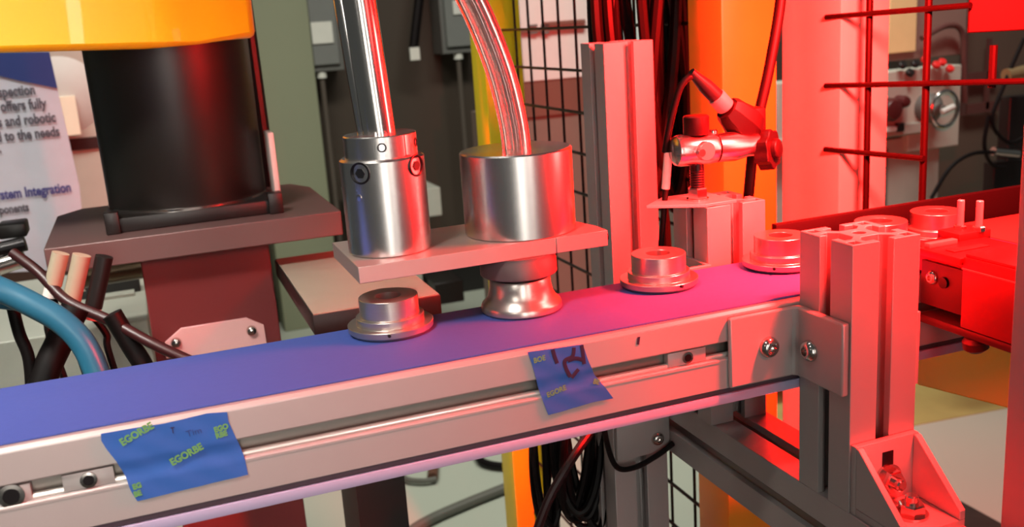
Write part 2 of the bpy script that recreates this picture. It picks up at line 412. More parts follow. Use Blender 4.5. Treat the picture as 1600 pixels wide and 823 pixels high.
copy_tree(r1, (97.0, 93.5, -34.6), 'stepped ring of which just the top shows behind the front post', 0.9)
copy_tree(r1, (140, 95, -34.6), 'rightmost ring on the belt, just left of the two upright pins', 1.8)
# held ring: concave neck
o2 = ring_thing(-129.5, 101, 'steel ring with concave neck held under the gripper pad')
MB().lathe([(4.6, 0), (20.2, 0), (21.2, 1), (21.2, 3.2), (20.6, 4.6), (18.6, 6.4), (17.1, 9.0), (16.2, 13), (16.0, 16.6), (15.4, 17.6), (5.6, 17.6), (5.0, .2), (4.6, 0)], (0, 0, 0), (0, 0, 1), 72, cap=False).build('ring_body', STEEL_RING, o2, local=True, angle=28)

# ------------------------------------------------------------------ robot gripper
gr = thing('robot_gripper', 'double gripper of turned aluminium cylinders on a flat plate above the belt', 'gripper', (-150, 120, -4.5))
PX0, PX1, PY0, PY1, PZ0, PZ1 = -216, -84, 88, 153, -4.6, 3.6
mb = MB(); mb.poly_prism([(PX0, PY0, PZ0), (-113.6, PY0, PZ0), (-113.6, PY0+.8, PZ0), (-113.0, PY0+.8, PZ0), (-113.0, PY0, PZ0), (PX1, PY0, PZ0), (PX1, PY0+14, PZ0), (-95, PY1, PZ0), (PX0, PY1, PZ0)], (0, 0, PZ1-PZ0)); mb.build('gripper_plate', PLATEM, gr, bevel=0.35)
MB().cyl((PX1, 95, -1.5), (PX1+3.0, 95, -1.5), 2.0, seg=16).build('set_screw', BLACKM, gr)
c1 = (-192.5, 118); R1 = 21.2
mb = MB(); mb.lathe([(R1-.6, 3.6), (R1, 4.2), (R1, 50.6), (R1-1.4, 51.6), (8, 51.6)], (c1[0], c1[1], 0), (0, 0, 1), 96, cap=False)
b1 = mb.build('left_cylinder', TURNED_V, gr)
mb = MB(); mb.lathe([(R1-3.0, 51.7), (R1-3.0, 62.2), (R1-3.6, 62.8), (8.4, 62.8), (8.2, 51.7)], (c1[0], c1[1], 0), (0, 0, 1), 96, cap=False)
col = mb.build('split_collar', TURNED_V, gr)
def radial(c, R, ang, z):
    a = math.radians(ang); n = Vector((math.cos(a), math.sin(a), 0)); return Vector((c[0], c[1], z)) + n*R, n
for ang in (-134, -52):
    p, n = radial(c1, R1, ang, 46.0 if ang < -100 else 46.8)
    MB().lathe([(5.3, -1.0), (5.4, .25), (5.0, .35), (4.4, .1), (4.2, -.4), (0, -.4)], p, n, 32, cap=False).build('screw_recess', BLACKM, b1)
    MB().lathe([(2.6, -.6), (2.6, .35), (0, .3)], p, n, 6, cap=False).build('socket_screw', mat('socket_black', (10, 8, 8), .5), b1)
for ang in (-101, -30):
    p, n = radial(c1, R1-3.0, ang, 57.5)
    MB().lathe([(2.3, -.3), (2.3, .25), (1.6, .3), (1.5, -.5), (0, -.5)], p, n, 24, cap=False).build('small_screw', BLACKM, col)
p, n = radial(c1, R1-3.0, -62, 0)
tz = Vector((-n.y, n.x, 0))*.25
MB().poly_prism([p - tz + Vector((0, 0, 51.9)) + n*.08, p + tz + Vector((0, 0, 51.9)) + n*.08, p + tz + Vector((0, 0, 62.6)) + n*.08, p - tz + Vector((0, 0, 62.6)) + n*.08], n*-.8).build('split_line', BLACKM, col)
MB().lathe([(1.6, -.3), (1.6, .3), (0, .4)], radial(c1, R1, -140, 34)[0], radial(c1, R1, -140, 34)[1], 12).build('dowel_pin', BOLT, b1)
# shaft (leans slightly)
MB().lathe([(8.4, 0), (8.4, 260)], (c1[0], c1[1], 60), (-0.052, 0.012, 1), 64).build('shaft', CHROME, gr)
MB().lathe([(3.6, 0), (3.6, 260)], (c1[0]-6.6, c1[1]+2.5, 60), (-0.072, 0.012, 1), 24).build('guide_rod', CHROME, gr)
c2 = (-121, 118); R2 = 29.6
MB().lathe([(R2-.6, 3.6), (R2, 4.2), (R2, 46.6), (R2-.9, 47.4), (0, 47.4)], (c2[0], c2[1], 0), (0, 0, 1), 128, cap=False).build('right_cylinder', TURNED_V, gr)
MB().lathe([(19.6, -15.6), (20.2, -15.0), (20.2, -8), (19.4, -6.6), (19.4, -4.6)], (-129, 103.5, 0), (0, 0, 1), 64).build('suction_pad', mat('dark_pad', (96, 76, 76), 0.45, 0.3), gr)
MB().lathe([(13.5, -17.0), (13.5, -15.4)], (-129, 103.5, 0), (0, 0, 1), 48).build('pad_neck', BLACKM, gr)
# clear air hose with inner tubes
hp = [(-120.5, 117, 47), (-121.5, 117.5, 62), (-125, 119, 84), (-131, 121, 106), (-139, 124, 128), (-150, 128, 152), (-176, 134, 200), (-200, 138, 250)]
hose = MB().tube(hp, 7.6, 28).build('clear_hose', CLEAR, gr)
for dx, dy, rr in ((-3.2, -1, 2.7), (3.0, -2, 2.9), (0.4, 3, 2.6)):
    MB().tube([(p[0]+dx, p[1]+dy, p[2]+.1) for p in hp], rr, 16).build('inner_tube', CHROME if dx > 0 else CLEAR, hose)

# ------------------------------------------------------------------ sensor clamp on the rear short post
sn = thing('sensor_clamp', 'clamped inspection sensor on a vertical rod above the rear short post', 'sensor', (2, 145, -1))
MB().poly_prism([(-30, 146, -1.1), (-2, 127, -1.1), (20, 127, -1.1), (20, 163, -1.1), (-10, 163, -1.1)], (0, 0, 2.0)).build('mount_plate', ALU, sn, bevel=.3)
MB().lathe([(6.6, .9), (6.6, 2.0)], (2.5, 142, 0), (0, 0, 1), 32).lathe([(6.2, 2.0), (6.2, 7.6), (5.4, 8.4)], (2.5, 142, 0), (0, 0, 1), 6).build('hex_nut', BOLT, sn, angle=25)
MB().cyl((2.5, 142, 1), (2.5, 142, 42), 4.2, seg=28).build('rod', BLACKM, sn)
for k in range(7): MB().lathe([(4.2, 0), (4.55, .4), (4.2, .8)], (2.5, 142, 9+k*1.5), (0, 0, 1), 24, cap=False).build('thread', BLACKM, sn)
cl = MB(); cl.lathe([(6.0, 0), (8.6, 1.6), (9.4, 4), (9.4, 25), (8.8, 27)], (-13, 143, 31.5), (1, -0.08, -0.02), 40); clamp = cl.build('clamp_body', TURNED, sn)
MB().cyl((2.5, 130, 31), (2.5, 134.6, 31), 5.6, seg=32, ch=.5).build('clamp_face', PLATEM, clamp)
MB().cyl((-1.2, 129.4, 30.6), (-1.2, 131.6, 30.6), 2.2, seg=20).build('clamp_screw', BOLT, clamp)
MB().cyl((13, 141, 38.5), (13, 141, 42), 2.9, seg=20, ch=.8).build('ball_plunger', BOLT, clamp)
MB().lathe([(7.2, 40), (7.6, 40.6), (7.6, 50.4), (6.8, 51.2), (0, 51.2)], (2.5, 142, 0), (0, 0, 1), 40).build('top_knob', mat('knob_red_black', (30, 8, 9), .45, spec=0.3), sn)
MB().lathe([(8.6, 0), (8.8, 12), (7.0, 20), (6.6, 30)], (15.0, 141, 30.6), (1, -0.05, -0.02), 36).build('cross_bar', TURNED, sn)
kb = MB()
for k in range(10):
    a = k*math.pi/5; kb.cyl((48, 133, 28), (48, 133, 28), 1)if False else None
n = 40; prof = [(11.6 + 0.9*math.cos(7*2*math.pi*i/n)) for i in range(n)]
ax = Vector((0.55, -0.8, 0.1)).normalized(); q = ax.to_track_quat('Z', 'Y')
kb.poly_prism([Vector((46, 141, 26)) + q @ Vector((prof[i]*math.cos(2*math.pi*i/n), prof[i]*math.sin(2*math.pi*i/n), 0)) for i in range(n)], ax*9)
kb.lathe([(6.5, 8.5), (6.0, 12), (3.4, 13)], (46, 141, 26), ax, 28)
kb.build('lobed_knob', mat('knob_black_red', (20, 6, 7), .45, spec=0.3), sn, bevel=.6)
sb_ = MB(); ax = Vector((0.62, 0.05, -0.55)).normalized()
sb_.lathe([(7.6, -6), (9.4, -3), (10.6, 3), (12.2, 8), (11.6, 15), (7, 21), (5, 27)], (30, 145, 49), ax, 8); sb_.build('sensor_head', mat('sensor_housing', (20, 6, 7), .45, spec=0.3), sn)
sh = MB(); sh.box(34, 50, 139, 152, 32, 52, 2.5); sh.build('sensor_body', mat('sensor_housing', (20, 6, 7), .45, spec=0.3), sn)
co = MB().lathe([(5.2, 0), (5.6, .6), (5.6, 9.4), (5.0, 10)], (25, 145, 53.5), (-0.62, 0, 0.66), 24).build('connector_nut', ALU, sn)
MB().lathe([(4.9, 0), (4.6, 10), (3.0, 19), (2.6, 23)], (18.4, 145, 60.4), (-0.58, 0, 0.55), 24).build('connector_boot', BLACKP, sn)
MB().tube([(7, 145, 71.2), (1, 145, 73.5), (-5, 146, 68), (-9, 148, 55), (-12, 150, 40), (-13, 152, 30)], 2.0, 12).build('sensor_lead', RUBBER, sn)
MB().cyl((-11.5, 151, 30), (-13.5, 152, 8), 2.5, seg=16).build('sleeve', PINKTAG, sn)
MB().tube([(-13.2, 152, 10), (-14.5, 154, -10), (-16, 158, -40), (-20, 160, -90)], 1.8, 12).build('sensor_lead', RUBBER, sn)
tag(MB().tube([(84, 172, 140), (80, 168, 112), (68, 163, 72), (56, 160, 36), (50, 158, 5), (47, 160, -40), (46, 165, -120)], 3.4, 16).build('power_cable', RUBBER),
    'thick dark cable running straight down past the sensor clamp', 'cable')

# ------------------------------------------------------------------ stop actuator at the right
ac = thing('stop_actuator', 'red block actuator beside the belt, right of the front post', 'actuator', (100, 0, -55))
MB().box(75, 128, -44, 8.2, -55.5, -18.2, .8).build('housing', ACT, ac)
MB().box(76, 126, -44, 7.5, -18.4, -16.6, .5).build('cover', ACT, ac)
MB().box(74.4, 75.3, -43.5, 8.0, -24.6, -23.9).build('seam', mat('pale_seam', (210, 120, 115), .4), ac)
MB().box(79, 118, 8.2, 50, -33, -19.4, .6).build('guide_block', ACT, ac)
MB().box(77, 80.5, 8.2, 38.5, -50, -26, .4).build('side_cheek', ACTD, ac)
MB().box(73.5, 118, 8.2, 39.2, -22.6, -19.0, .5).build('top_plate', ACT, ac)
MB().box(80, 104, 19, 25, -19.2, -18.4, .2).build('slot', ACTD, ac)
MB().box(77, 96, 33, 37, -19.2, -16.5, .3).build('key_strip', PLATEM, ac)
button_bolt(ac, (77, 30.0, -34.2), (-1, 0, 0), 3.8, 2.6)
MB().cyl((77, 21.5, -35), (75.4, 21.5, -35), 3.0, seg=20).build('bolt_hole', BLACKM, ac)
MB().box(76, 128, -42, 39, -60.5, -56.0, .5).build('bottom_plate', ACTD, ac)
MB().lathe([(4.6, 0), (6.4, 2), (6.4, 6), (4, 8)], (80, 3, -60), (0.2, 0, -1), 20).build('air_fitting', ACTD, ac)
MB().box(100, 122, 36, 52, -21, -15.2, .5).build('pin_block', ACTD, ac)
for px_, py_ in ((109.5, 45.5), (115.2, 38.0)):
    pn = MB().cyl((px_, py_, -16), (px_, py_, 1.2), 1.9, seg=20, ch=.4).build('upright_pin', ALU, ac)
    MB().lathe([(3.4, -15.6), (3.4, -13.4), (2.6, -12.8)], (px_, py_, 0), (0, 0, 1), 6).build('pin_nut', BOLT, pn)

# yellow guard bar below the actuator
yb = MB(); yb.poly_prism([(184, 175, -131), (262, 120, -131), (262, 120, -185), (184, 152, -157)], (8, 30, 0))
tag(yb.build('guard_strip', ORG, bevel=1), 'orange yellow guard strip below the conveyor at the right', 'guard')

# ------------------------------------------------------------------ tape pieces
def tape(name, outline, label, corners, y=39.62):
    """tape sheet: outline (x, z) from the top left corner clockwise; corners = indices of top right, bottom right, bottom left; it sags into the slot"""
    P = [Vector((x, 0, z)) for x, z in outline]; a, b, c = corners
    top = P[0:a+1]; right = P[a:b+1]; bot = P[b:c+1][::-1]; left = (P[c:]+[P[0]])[::-1]
    def ev(L, t):
        d = [0.0]
        for p, q in zip(L, L[1:]): d.append(d[-1]+(q-p).length)
        t *= d[-1]
        for k in range(len(L)-1):
            if t <= d[k+1]+1e-9: return L[k].lerp(L[k+1], (t-d[k])/max(1e-9, d[k+1]-d[k]))
        return L[-1]
    mb = MB(); NU, NV = 24, 22; g = []
    for v in range(NV+1):
        row = []
        for u in range(NU+1):
            s_, t_ = u/NU, v/NV
            p = (1-t_)*ev(top, s_) + t_*ev(bot, s_) + (1-s_)*ev(left, t_) + s_*ev(right, t_) - ((1-s_)*(1-t_)*P[0] + s_*(1-t_)*P[a] + s_*t_*P[b] + (1-s_)*t_*P[c])
            sag = max(0.0, 1-abs((p.z+55.4)/4.4))**.6*.8; wr = .16*math.sin(p.x*.35+p.z*.5)+.10*math.sin(p.x*.9-p.z*1.1)
            row.append(mb.bm.verts.new((p.x, y - .18 + sag + wr*.6, p.z)))
        g.append(row)
    for v in range(NV):
        for u in range(NU): mb.bm.faces.new((g[v][u], g[v][u+1], g[v+1][u+1], g[v+1][u]))
    o = mb.build(name, TAPE, angle=70)
    md = o.modifiers.new('thickness', 'SOLIDIFY'); md.thickness = .12*S
    tag(o, label, 'tape', 'masking tape on the conveyor rail'); return o
t1 = tape('masking_tape', [(-335.6, -36.8), (-326, -36.9), (-312, -37.5), (-303, -37.2), (-294, -36.6), (-286.4, -37.8), (-286.4, -42.0), (-284.6, -49), (-283.0, -55), (-282.0, -60), (-281.6, -67.4),
    (-303, -68.0), (-326.6, -68.8), (-328.3, -63.8), (-329.3, -57.5), (-331.8, -49.6), (-334.6, -43.6), (-336, -39.6)],
    'larger piece of blue masking tape with green lettering, at the left of the rail', (5, 10, 12))
t2 = tape('masking_tape', [(-151, -36.4), (-143, -36.8), (-136, -37.2), (-129, -37.4), (-122.8, -37.8), (-120.6, -46), (-117.2, -54.6), (-112.0, -62), (-108.2, -68.0), (-120, -67.8), (-136, -69.2), (-142.6, -69.4), (-145.2, -60.5), (-147.2, -52), (-149, -43)],
    'smaller piece of blue masking tape with dark marker scribble, near the middle of the rail', (4, 8, 11))
def text_mesh(name, s, size, loc, rot, m, parent, ext=0.02, offset=0.0, align='LEFT', shear=0.0, sx=1.0):
    cu = bpy.data.curves.new('txt', 'FONT'); cu.body = s; cu.size = size*S; cu.extrude = ext*S; cu.offset = offset*S; cu.align_x = align; cu.shear = shear
    cu.resolution_u = 3
    tmp = bpy.data.objects.new('txt', cu); COL.objects.link(tmp)
    dg = bpy.context.evaluated_depsgraph_get(); dg.update()
    me = bpy.data.meshes.new_from_object(tmp.evaluated_get(dg)); bpy.data.objects.remove(tmp)
    me.materials.clear(); me.materials.append(m)
    o = bpy.data.objects.new(name, me); COL.objects.link(o)
    Mx = Matrix.Translation(w2(loc)) @ rot @ Matrix.Diagonal((sx, 1, 1, 1))
    me.transform(Mx); me.transform(Matrix.Translation(-Vector(parent['_w']))); o.parent = parent
    return o
def face_rot(ang): return Matrix.Rotation(math.pi/2, 4, 'X') @ Matrix.Rotation(math.radians(ang), 4, 'Z')
for (x, z, a, s) in ((-328.5, -43.6, 22, 'EGORBE'), (-311, -56.4, 20, 'EGORBE'), (-327.3, -63.3, 8, 'EG'), (-327.3, -66.6, 8, 'BE'), (-292.5, -45.6, 8, 'EGO'), (-292.2, -48.4, 8, 'RBE')):
    text_mesh('green_lettering', s, 4.4 if len(s) > 3 else 3.3, (x, 39.16, z), face_rot(a), GREEN, t1, .03, .18, sx=.86)
text_mesh('pen_writing', 'T', 4.0, (-309.5, 39.16, -42.4), face_rot(0), INK, t1, .03, sx=.7)
text_mesh('pen_writing', "Tim", 4.0, (-303.6, 39.16, -45.2), face_rot(6), mat('faint_ink', (34, 60, 120), .6), t1, .03)
for (x, z, a, s) in ((-148.2, -42.4, 6, 'BOE'), (-142.5, -60.6, 12, 'EGORE'), (-118.8, -58.2, -20, 'BE')):
    text_mesh('green_lettering', s, 3.6, (x, 39.16, z), face_rot(a), GREEN, t2, .03, .1, sx=.9)
sc_ = MB()
for st in ([(-138.5, -37.4), (-137.6, -41.5), (-136.6, -44.6)], [(-123.6, -38), (-123.2, -42), (-122.8, -47.6)], [(-127.6, -38.4), (-128.6, -42.6), (-132.6, -44.2), (-132.2, -48.2), (-130.2, -52.6)], [(-129.6, -53.2), (-127.4, -51), (-125.8, -49.6)], [(-131, -44.4), (-127, -44.0), (-123, -45.6)]):
    sc_.tube([(x, 39.5, z) for x, z in st], 1.05, 6)
for v in sc_.bm.verts: v.co.y = 39.16 + (v.co.y-39.5)*.05
sc_.build('marker_scribble', INK, t2)

# ------------------------------------------------------------------ robot on its pedestal
rp = thing('robot_pedestal', 'painted steel pedestal column with a thick top plate carrying the robot', 'pedestal', (-270, 530, FZ))
ZT = -33.5
MB().poly_prism([(x, y, ZT-20.5) for x, y in [(-386, 452), (-156.5, 450), (-156.5, 604), (-170, 640), (-366, 640), (-386, 610)]], (0, 0, 20.5)).build('top_plate', ROBPLATE, rp, bevel=1.0)
MB().poly_prism([(-321, 470, FZ), (-211, 470, FZ), (-217, 470, ZT-20.5), (-319, 470, ZT-20.5)], (0, 120, 0)).build('column', MAROON, rp, bevel=1.0)
zs = [at(258, 535, 467), at(283, 513, 467), at(385, 497, 467), at(412, 508, 467), at(418, 545, 467), at(260, 560, 467)]
cvp = MB().poly_prism([tuple(v) for v in zs], (0, 3, 0)).build('access_cover', PALE, rp, bevel=.4)
for u, v in ((275, 535), (393, 516)):
    p = at(u, v, 467); MB().lathe([(4.4, 0), (4.4, .8), (3.6, 2.8), (1.6, 3.6), (0, 3.7)], p, (0, -1, 0), 24).build('screw', BOLT, cvp)
ra = thing('industrial_robot', 'yellow industrial robot arm above a black cylindrical base', 'robot', (-272, 545, ZT))
MB().lathe([(66, ZT+13), (66.5, ZT+14), (67.5, 118), (67.5, 130)], (-272, 545, 0), (0, 0, 1), 96).build('base_cylinder', mat('black_gloss_paint', (20, 17, 14), 0.42, spec=0.8), ra)
MB().lathe([(67.2, ZT+11.4), (67.2, ZT+13.6)], (-272, 545, 0), (0, 0, 1), 96).build('base_ring', BOLT, ra)
MB().box(-340, -203, 478, 612, ZT+.1, ZT+12, 1.5).build('base_flange', BLACKP, ra)
MB().box(-341, -330, 474, 486, ZT+.1, ZT+18, 1).build('flange_lug', BLACKP, ra)
MB().box(-212, -200, 474, 486, ZT+.1, ZT+18, 1).build('flange_lug', BLACKP, ra)
MB().box(-202, -197, 505, 535, -22, 32, 1).build('side_strip', PINKTAG, ra)
# yellow arm: big rounded casting
yz = at(200, 74, 450).z
ym = MB()
ym.poly_prism([(-470, 430, yz+6), (-290, 430, yz-2), (-252, 445, yz-4), (-206, 470, yz+1), (-200, 520, yz+1), (-200, 620, yz+1), (-470, 640, yz+6)], (0, 0, 120))
ym.build('arm_casting', YELR, ra, bevel=5)
tag(MB().tube([at(375, -40, 640), at(383, 0, 640), at(404, 150, 640), at(424, 300, 640)], 6.5, 10).build('dark_upright_tube', BLACKP), 'black tube rising directly right of the black robot base', 'conduit')  # dark upright strip, modelled as a tube
# ------------------------------------------------------------------ black slab table behind the belt
sl = thing('black_worktable', 'low black slab with grey top standing behind the left half of the belt', 'table', (-150, 420, FZ))
MB().box(-211, -118, 300, 495, -91.5, -77, .8).build('slab', BLACKP, sl)
MB().box(-210, -119, 301, 494, -77, -76.2).build('top_sheet', mat('sage_grey_sheet', (128, 126, 112), .5), sl)
MB().box(-185, -145, 360, 440, FZ, -91.5).build('support', BLACKP, sl)

# ------------------------------------------------------------------ fence columns and mesh
def column(x, y, w, label, m=YEL, d=None):
    d = d or w
    return tag(MB().box(x, x+w, y, y+d, FZ, 480, 2).build('fence_column', m), label, 'column', 'fence columns')
column(102, 270, 48, 'yellow fence column behind the sensor clamp, front side lit red', mat('yellow_paint_red_cast', (232, 156, 44), .45))  # the columns' yellow paint with some red light mixed into the colour
column(98, 790, 50, 'yellow fence column behind the clear hose of the gripper')
column(198, 258, 46, 'pale column lit pink, directly left of the red wire mesh', POSTW, 74)
fm = thing('mesh_fence', 'black wire mesh fence panel between the two yellow columns', 'fence', (126, 540, FZ))
y = 322
while y < 790:
    MB().cyl((126, y, -760), (126, y, 300), 1.6, seg=6).build('wire', WIRE, fm); y += 43
z = -760
while z < 300:
    MB().cyl((123.5, 318, z), (123.5, 792, z), 1.7, seg=6).build('wire', WIRE, fm); z += 43
dm = thing('mesh_door', 'coarse wire mesh door panel lit red at the upper right', 'fence', (212, 190, -40))
D0 = Vector((205, 235, 0)); DU = Vector((6.5, -51.2, 0))
def dpt(k, z): p = D0 + DU*k; return (p.x, p.y, z)
ztop = {0: 180, 1: 180}
for k in (0, 1): MB().cyl(dpt(k, -60), dpt(k, 180), 2.5, seg=10).build('wire', WIRER, dm)
MB().cyl(dpt(2.0, 49), dpt(2.0, 76), 2.5, seg=10).build('wire', WIRER, dm)
def zrow(u, v, k):
    p = D0 + DU*k; return at(u, v, p.y).z
for (ua, va, ka, ub, vb, kb_) in ((1290, 27, -.75, 1520, 8, 1.7), (1290, 134, -.75, 1600, 128, 2.6), (1290, 233, -.75, 1455, 246, 1.07)):
    za, zb = zrow(ua, va, ka), zrow(ub, vb, kb_)
    pa, pb = dpt(ka, za), dpt(kb_, zb)
    MB().cyl((pa[0]-3.5, pa[1], pa[2]), (pb[0]-3.5, pb[1], pb[2]), 2.1, seg=10).build('wire', WIRER, dm)
lk = thing('door_latch', 'red plastic latch box with a slot hanging on the mesh door', 'latch', (222, 150, 80))
a_ = at(1515, 52, 150); b_ = at(1625, 48, 130)
mb = MB(); mb.poly_prism([(a_.x, 152, a_.z), (b_.x, 112, a_.z), (b_.x, 112, a_.z+60), (a_.x, 152, a_.z+60)], (6, 6, 0)); mb.build('latch_plate', mat('latch_red', (26, 5, 6), .6, spec=0.2), lk, bevel=1)
a2 = at(1524, 44, 150); b2 = at(1536, 0, 150)
MB().box(a2.x, b2.x+1, 148.5, 149.5, a2.z, a2.z+40, .3).build('slot', BLACKM, lk)

# ------------------------------------------------------------------ cable coils
def loop_coil(name, label, cx, cz, y0, n, rx, rz, r, seed, m=RUBBER, spread=12):
    rnd = random.Random(seed); mb = MB()
    for k in range(n):
        ox, oz = rnd.uniform(-spread, spread), rnd.uniform(-spread, spread)*.8; a, b = rx*rnd.uniform(.6, 1.1), rz*rnd.uniform(.85, 1.1); oy = rnd.uniform(-8, 8)
        tw = rnd.uniform(-.25, .25)
        pts = []
        for i in range(15):
            t = 2*math.pi*i/14; xx, zz = a*math.sin(t), b*math.cos(t); pts.append((cx+ox+xx*math.cos(tw)-zz*math.sin(tw)*.4, y0+oy+4*math.sin(t*1.5+k), cz+oz+zz))
        mb.tube(pts, r*rnd.uniform(.85, 1.1), 8)
    return tag(mb.build(name, m), label, 'cable', None)
c = at(1000, 60, 400); loop_coil('cable_coil', 'thick hanging coils of dark cable on the mesh behind the tall post', c.x, c.z, 400, 12, 38, 130, 5.0, 3)
c = at(1035, 100, 380); loop_coil('cable_coil', 'narrow coil of dark cable between the tall post and the yellow column', c.x, c.z, 372, 6, 14, 110, 4.6, 5)
c = at(905, 700, 215); loop_coil('cable_coil', 'black cables hanging in loops below the conveyor', c.x, c.z+8, 215, 8, 15, 62, 2.9, 11, spread=5)
c = at(850, 705, 235); loop_coil('cable_coil', 'thinner black cable loop left of the hanging bundle', c.x, c.z, 235, 5, 10, 60, 2.6, 12, spread=4)
tag(MB().tube([at(925, 672, 200), at(895, 715, 190), at(860, 775, 186), at(835, 840, 184)], 3.1, 10).build('red_cable', mat('dark_red_cable', (44, 14, 16), .4)), 'dark red cable slanting down across the hanging coils', 'cable')
tag(MB().tube([at(1032, 300, 300), at(1040, 340, 300), at(1044, 400, 300), at(1050, 470, 300)], 3.2, 10).build('black_cable', RUBBER), 'thin black cable hanging just right of the tall post', 'cable')
# floor cables
def fl(u, v):
    d = RT*((u-800)/F_PX) + DN*((v-411.5)/F_PX) + fwd; t = (FZ+12-CAM.z)/d.z; return CAM + d*t
tag(MB().tube([fl(600, 860), fl(660, 818), fl(720, 790), fl(800, 758), fl(860, 735)], 11, 10).build('floor_cable', mat('grey_conduit', (84, 84, 76), .5)), 'thick grey hose lying on the floor left of the yellow column', 'cable')
tag(MB().tube([fl(622, 735), fl(635, 748), fl(660, 751), fl(682, 748)], 6, 8).build('floor_cable', mat('grey_conduit', (84, 84, 76), .5)), 'short curved cable with plug lying on the floor under the conveyor', 'cable')
tag(MB().tube([fl(745, 708), fl(755, 722), fl(785, 728), fl(810, 724)], 9, 8).build('floor_cable', RUBBER), 'black cable curl on the floor behind the yellow column foot', 'cable')
tag(MB().cyl(fl(676, 746), fl(678, 722), 12, seg=12).build('cable_plug', mat('brown_plug', (90, 60, 46), .5)), 'brown plug at the end of the floor cable', 'plug')

# ------------------------------------------------------------------ cables and clutter at the left, behind the belt
tag(MB().tube([at(-60, 430, 330), at(0, 452, 330), at(55, 478, 325), at(100, 505, 320), at(135, 545, 315), at(160, 610, 310), at(170, 680, 305)], 8.2, 16).build('teal_hose', TEAL), 'thick teal air hose curving down behind the left end of the belt', 'hose')
tag(MB().tube([at(-40, 470, 335), at(0, 474, 335), at(60, 482, 332), at(95, 500, 330)], 3.6, 12).build('teal_hose', TEAL), 'thin teal air hose beside the thick one at the left edge', 'hose')
for i, (pts, r, lab) in enumerate([
    ([at(118, 480, 360), at(95, 530, 355), at(72, 580, 350), at(55, 640, 345)], 9.5, 'thick dark cable slanting down behind the teal hose'),
    ([at(175, 490, 370), at(205, 540, 368), at(228, 580, 366), at(245, 640, 366)], 7.0, 'dark cable curving right of the teal hose'),
    ([at(20, 480, 350), at(30, 520, 350), at(45, 560, 350), at(50, 620, 350)], 4.0, 'thin dark cable at the left picture edge'),
    ([at(20, 395, 420), at(60, 425, 405), at(105, 470, 390), at(170, 500, 372), at(235, 535, 356), at(300, 565, 345)], 4.0, 'dark red cable running along the pedestal to the belt')]):
    tag(MB().tube(pts, r, 12).build('black_cable', RUBBER if i != 3 else mat('dark_red_cable', (44, 14, 16), .4)), lab, 'cable')
for i, ((u0, v0), (u1, v1), lab, r) in enumerate([((95, 395), (83, 445), 'leftmost pale cable sleeve beside the pedestal', 6.0), ((128, 398), (112, 470), 'middle pale cable sleeve beside the pedestal', 6.4), ((163, 400), (146, 480), 'dark cable sleeve nearest the pedestal', 6.2)]):
    s_ = thing('cable_connector', lab, 'connector', tuple(at(u1, v1, 400)), None)
    A = at(u0, v0, 400); B = at(u1, v1, 400)
    MB().cyl(A, B, r, seg=16).build('sleeve', [BOARD, BOARD, BLACKP][i], s_)
    MB().cyl(B, B + (B-A).normalized()*9, r*.9, seg=16).build('collar', PINKTAG, s_)
    C_ = at(u1-8+i*16, v1+70, 395)
    MB().tube([B + (B-A).normalized()*6, (B+C_)/2 + Vector((3, 0, -4)), C_, C_ + Vector((8, 0, -60))], 2.6, 8).build('lead', RUBBER, s_)
def box_thing(name, lab, cat, u0, v0, u1, v1, y, depth, m, extra=None):
    root = thing(name, lab, cat, (0, y, FZ)); mb, e = rect_y(MB(), u0, v0, u1, v1, y, depth)
    mb.build('body', m, root, bevel=2); return root, e
def part_y(root, name, u0, v0, u1, v1, y, depth, m, bev=0.5):
    mb, e = rect_y(MB(), u0, v0, u1, v1, y, depth); return mb.build(name, m, root, bevel=bev)
# left low clutter on a bench
bn, e = box_thing('side_bench', 'low grey bench partly seen behind the robot pedestal', 'bench', -60, 520, 250, 700, 760, 300, MACH)
part_y(bn, 'bench_front', 120, 440, 225, 530, 900, 30, BLACKP)
part_y(bn, 'white_tray', 165, 460, 215, 515, 880, 20, MACH)
pp = thing('brass_pipe', 'dark brass pipe lying horizontally behind the pedestal', 'pipe', tuple(at(190, 440, 760)))
MB().cyl(at(120, 428, 760), at(235, 410, 760), 16, seg=24).build('pipe', mat('dark_brass', (92, 74, 56), .3, .7), pp)
MB().cyl(at(118, 428, 756), at(128, 426, 756), 20, seg=24).build('flange', BOLT, pp)
wm = thing('small_valve', 'small metal valve block at the left picture edge', 'valve', tuple(at(10, 430, 620)))
MB().cyl(at(-20, 420, 620), at(38, 402, 620), 9, seg=20).build('body', BOLT, wm)
MB().cyl(at(-8, 392, 620), at(40, 380, 620), 7, seg=20).build('stem', BLACKM, wm)
MB().box(at(0, 380, 630).x, at(45, 380, 630).x, 628, 660, at(20, 372, 630).z, at(20, 350, 630).z, 2).build('lever', BLACKP, wm)

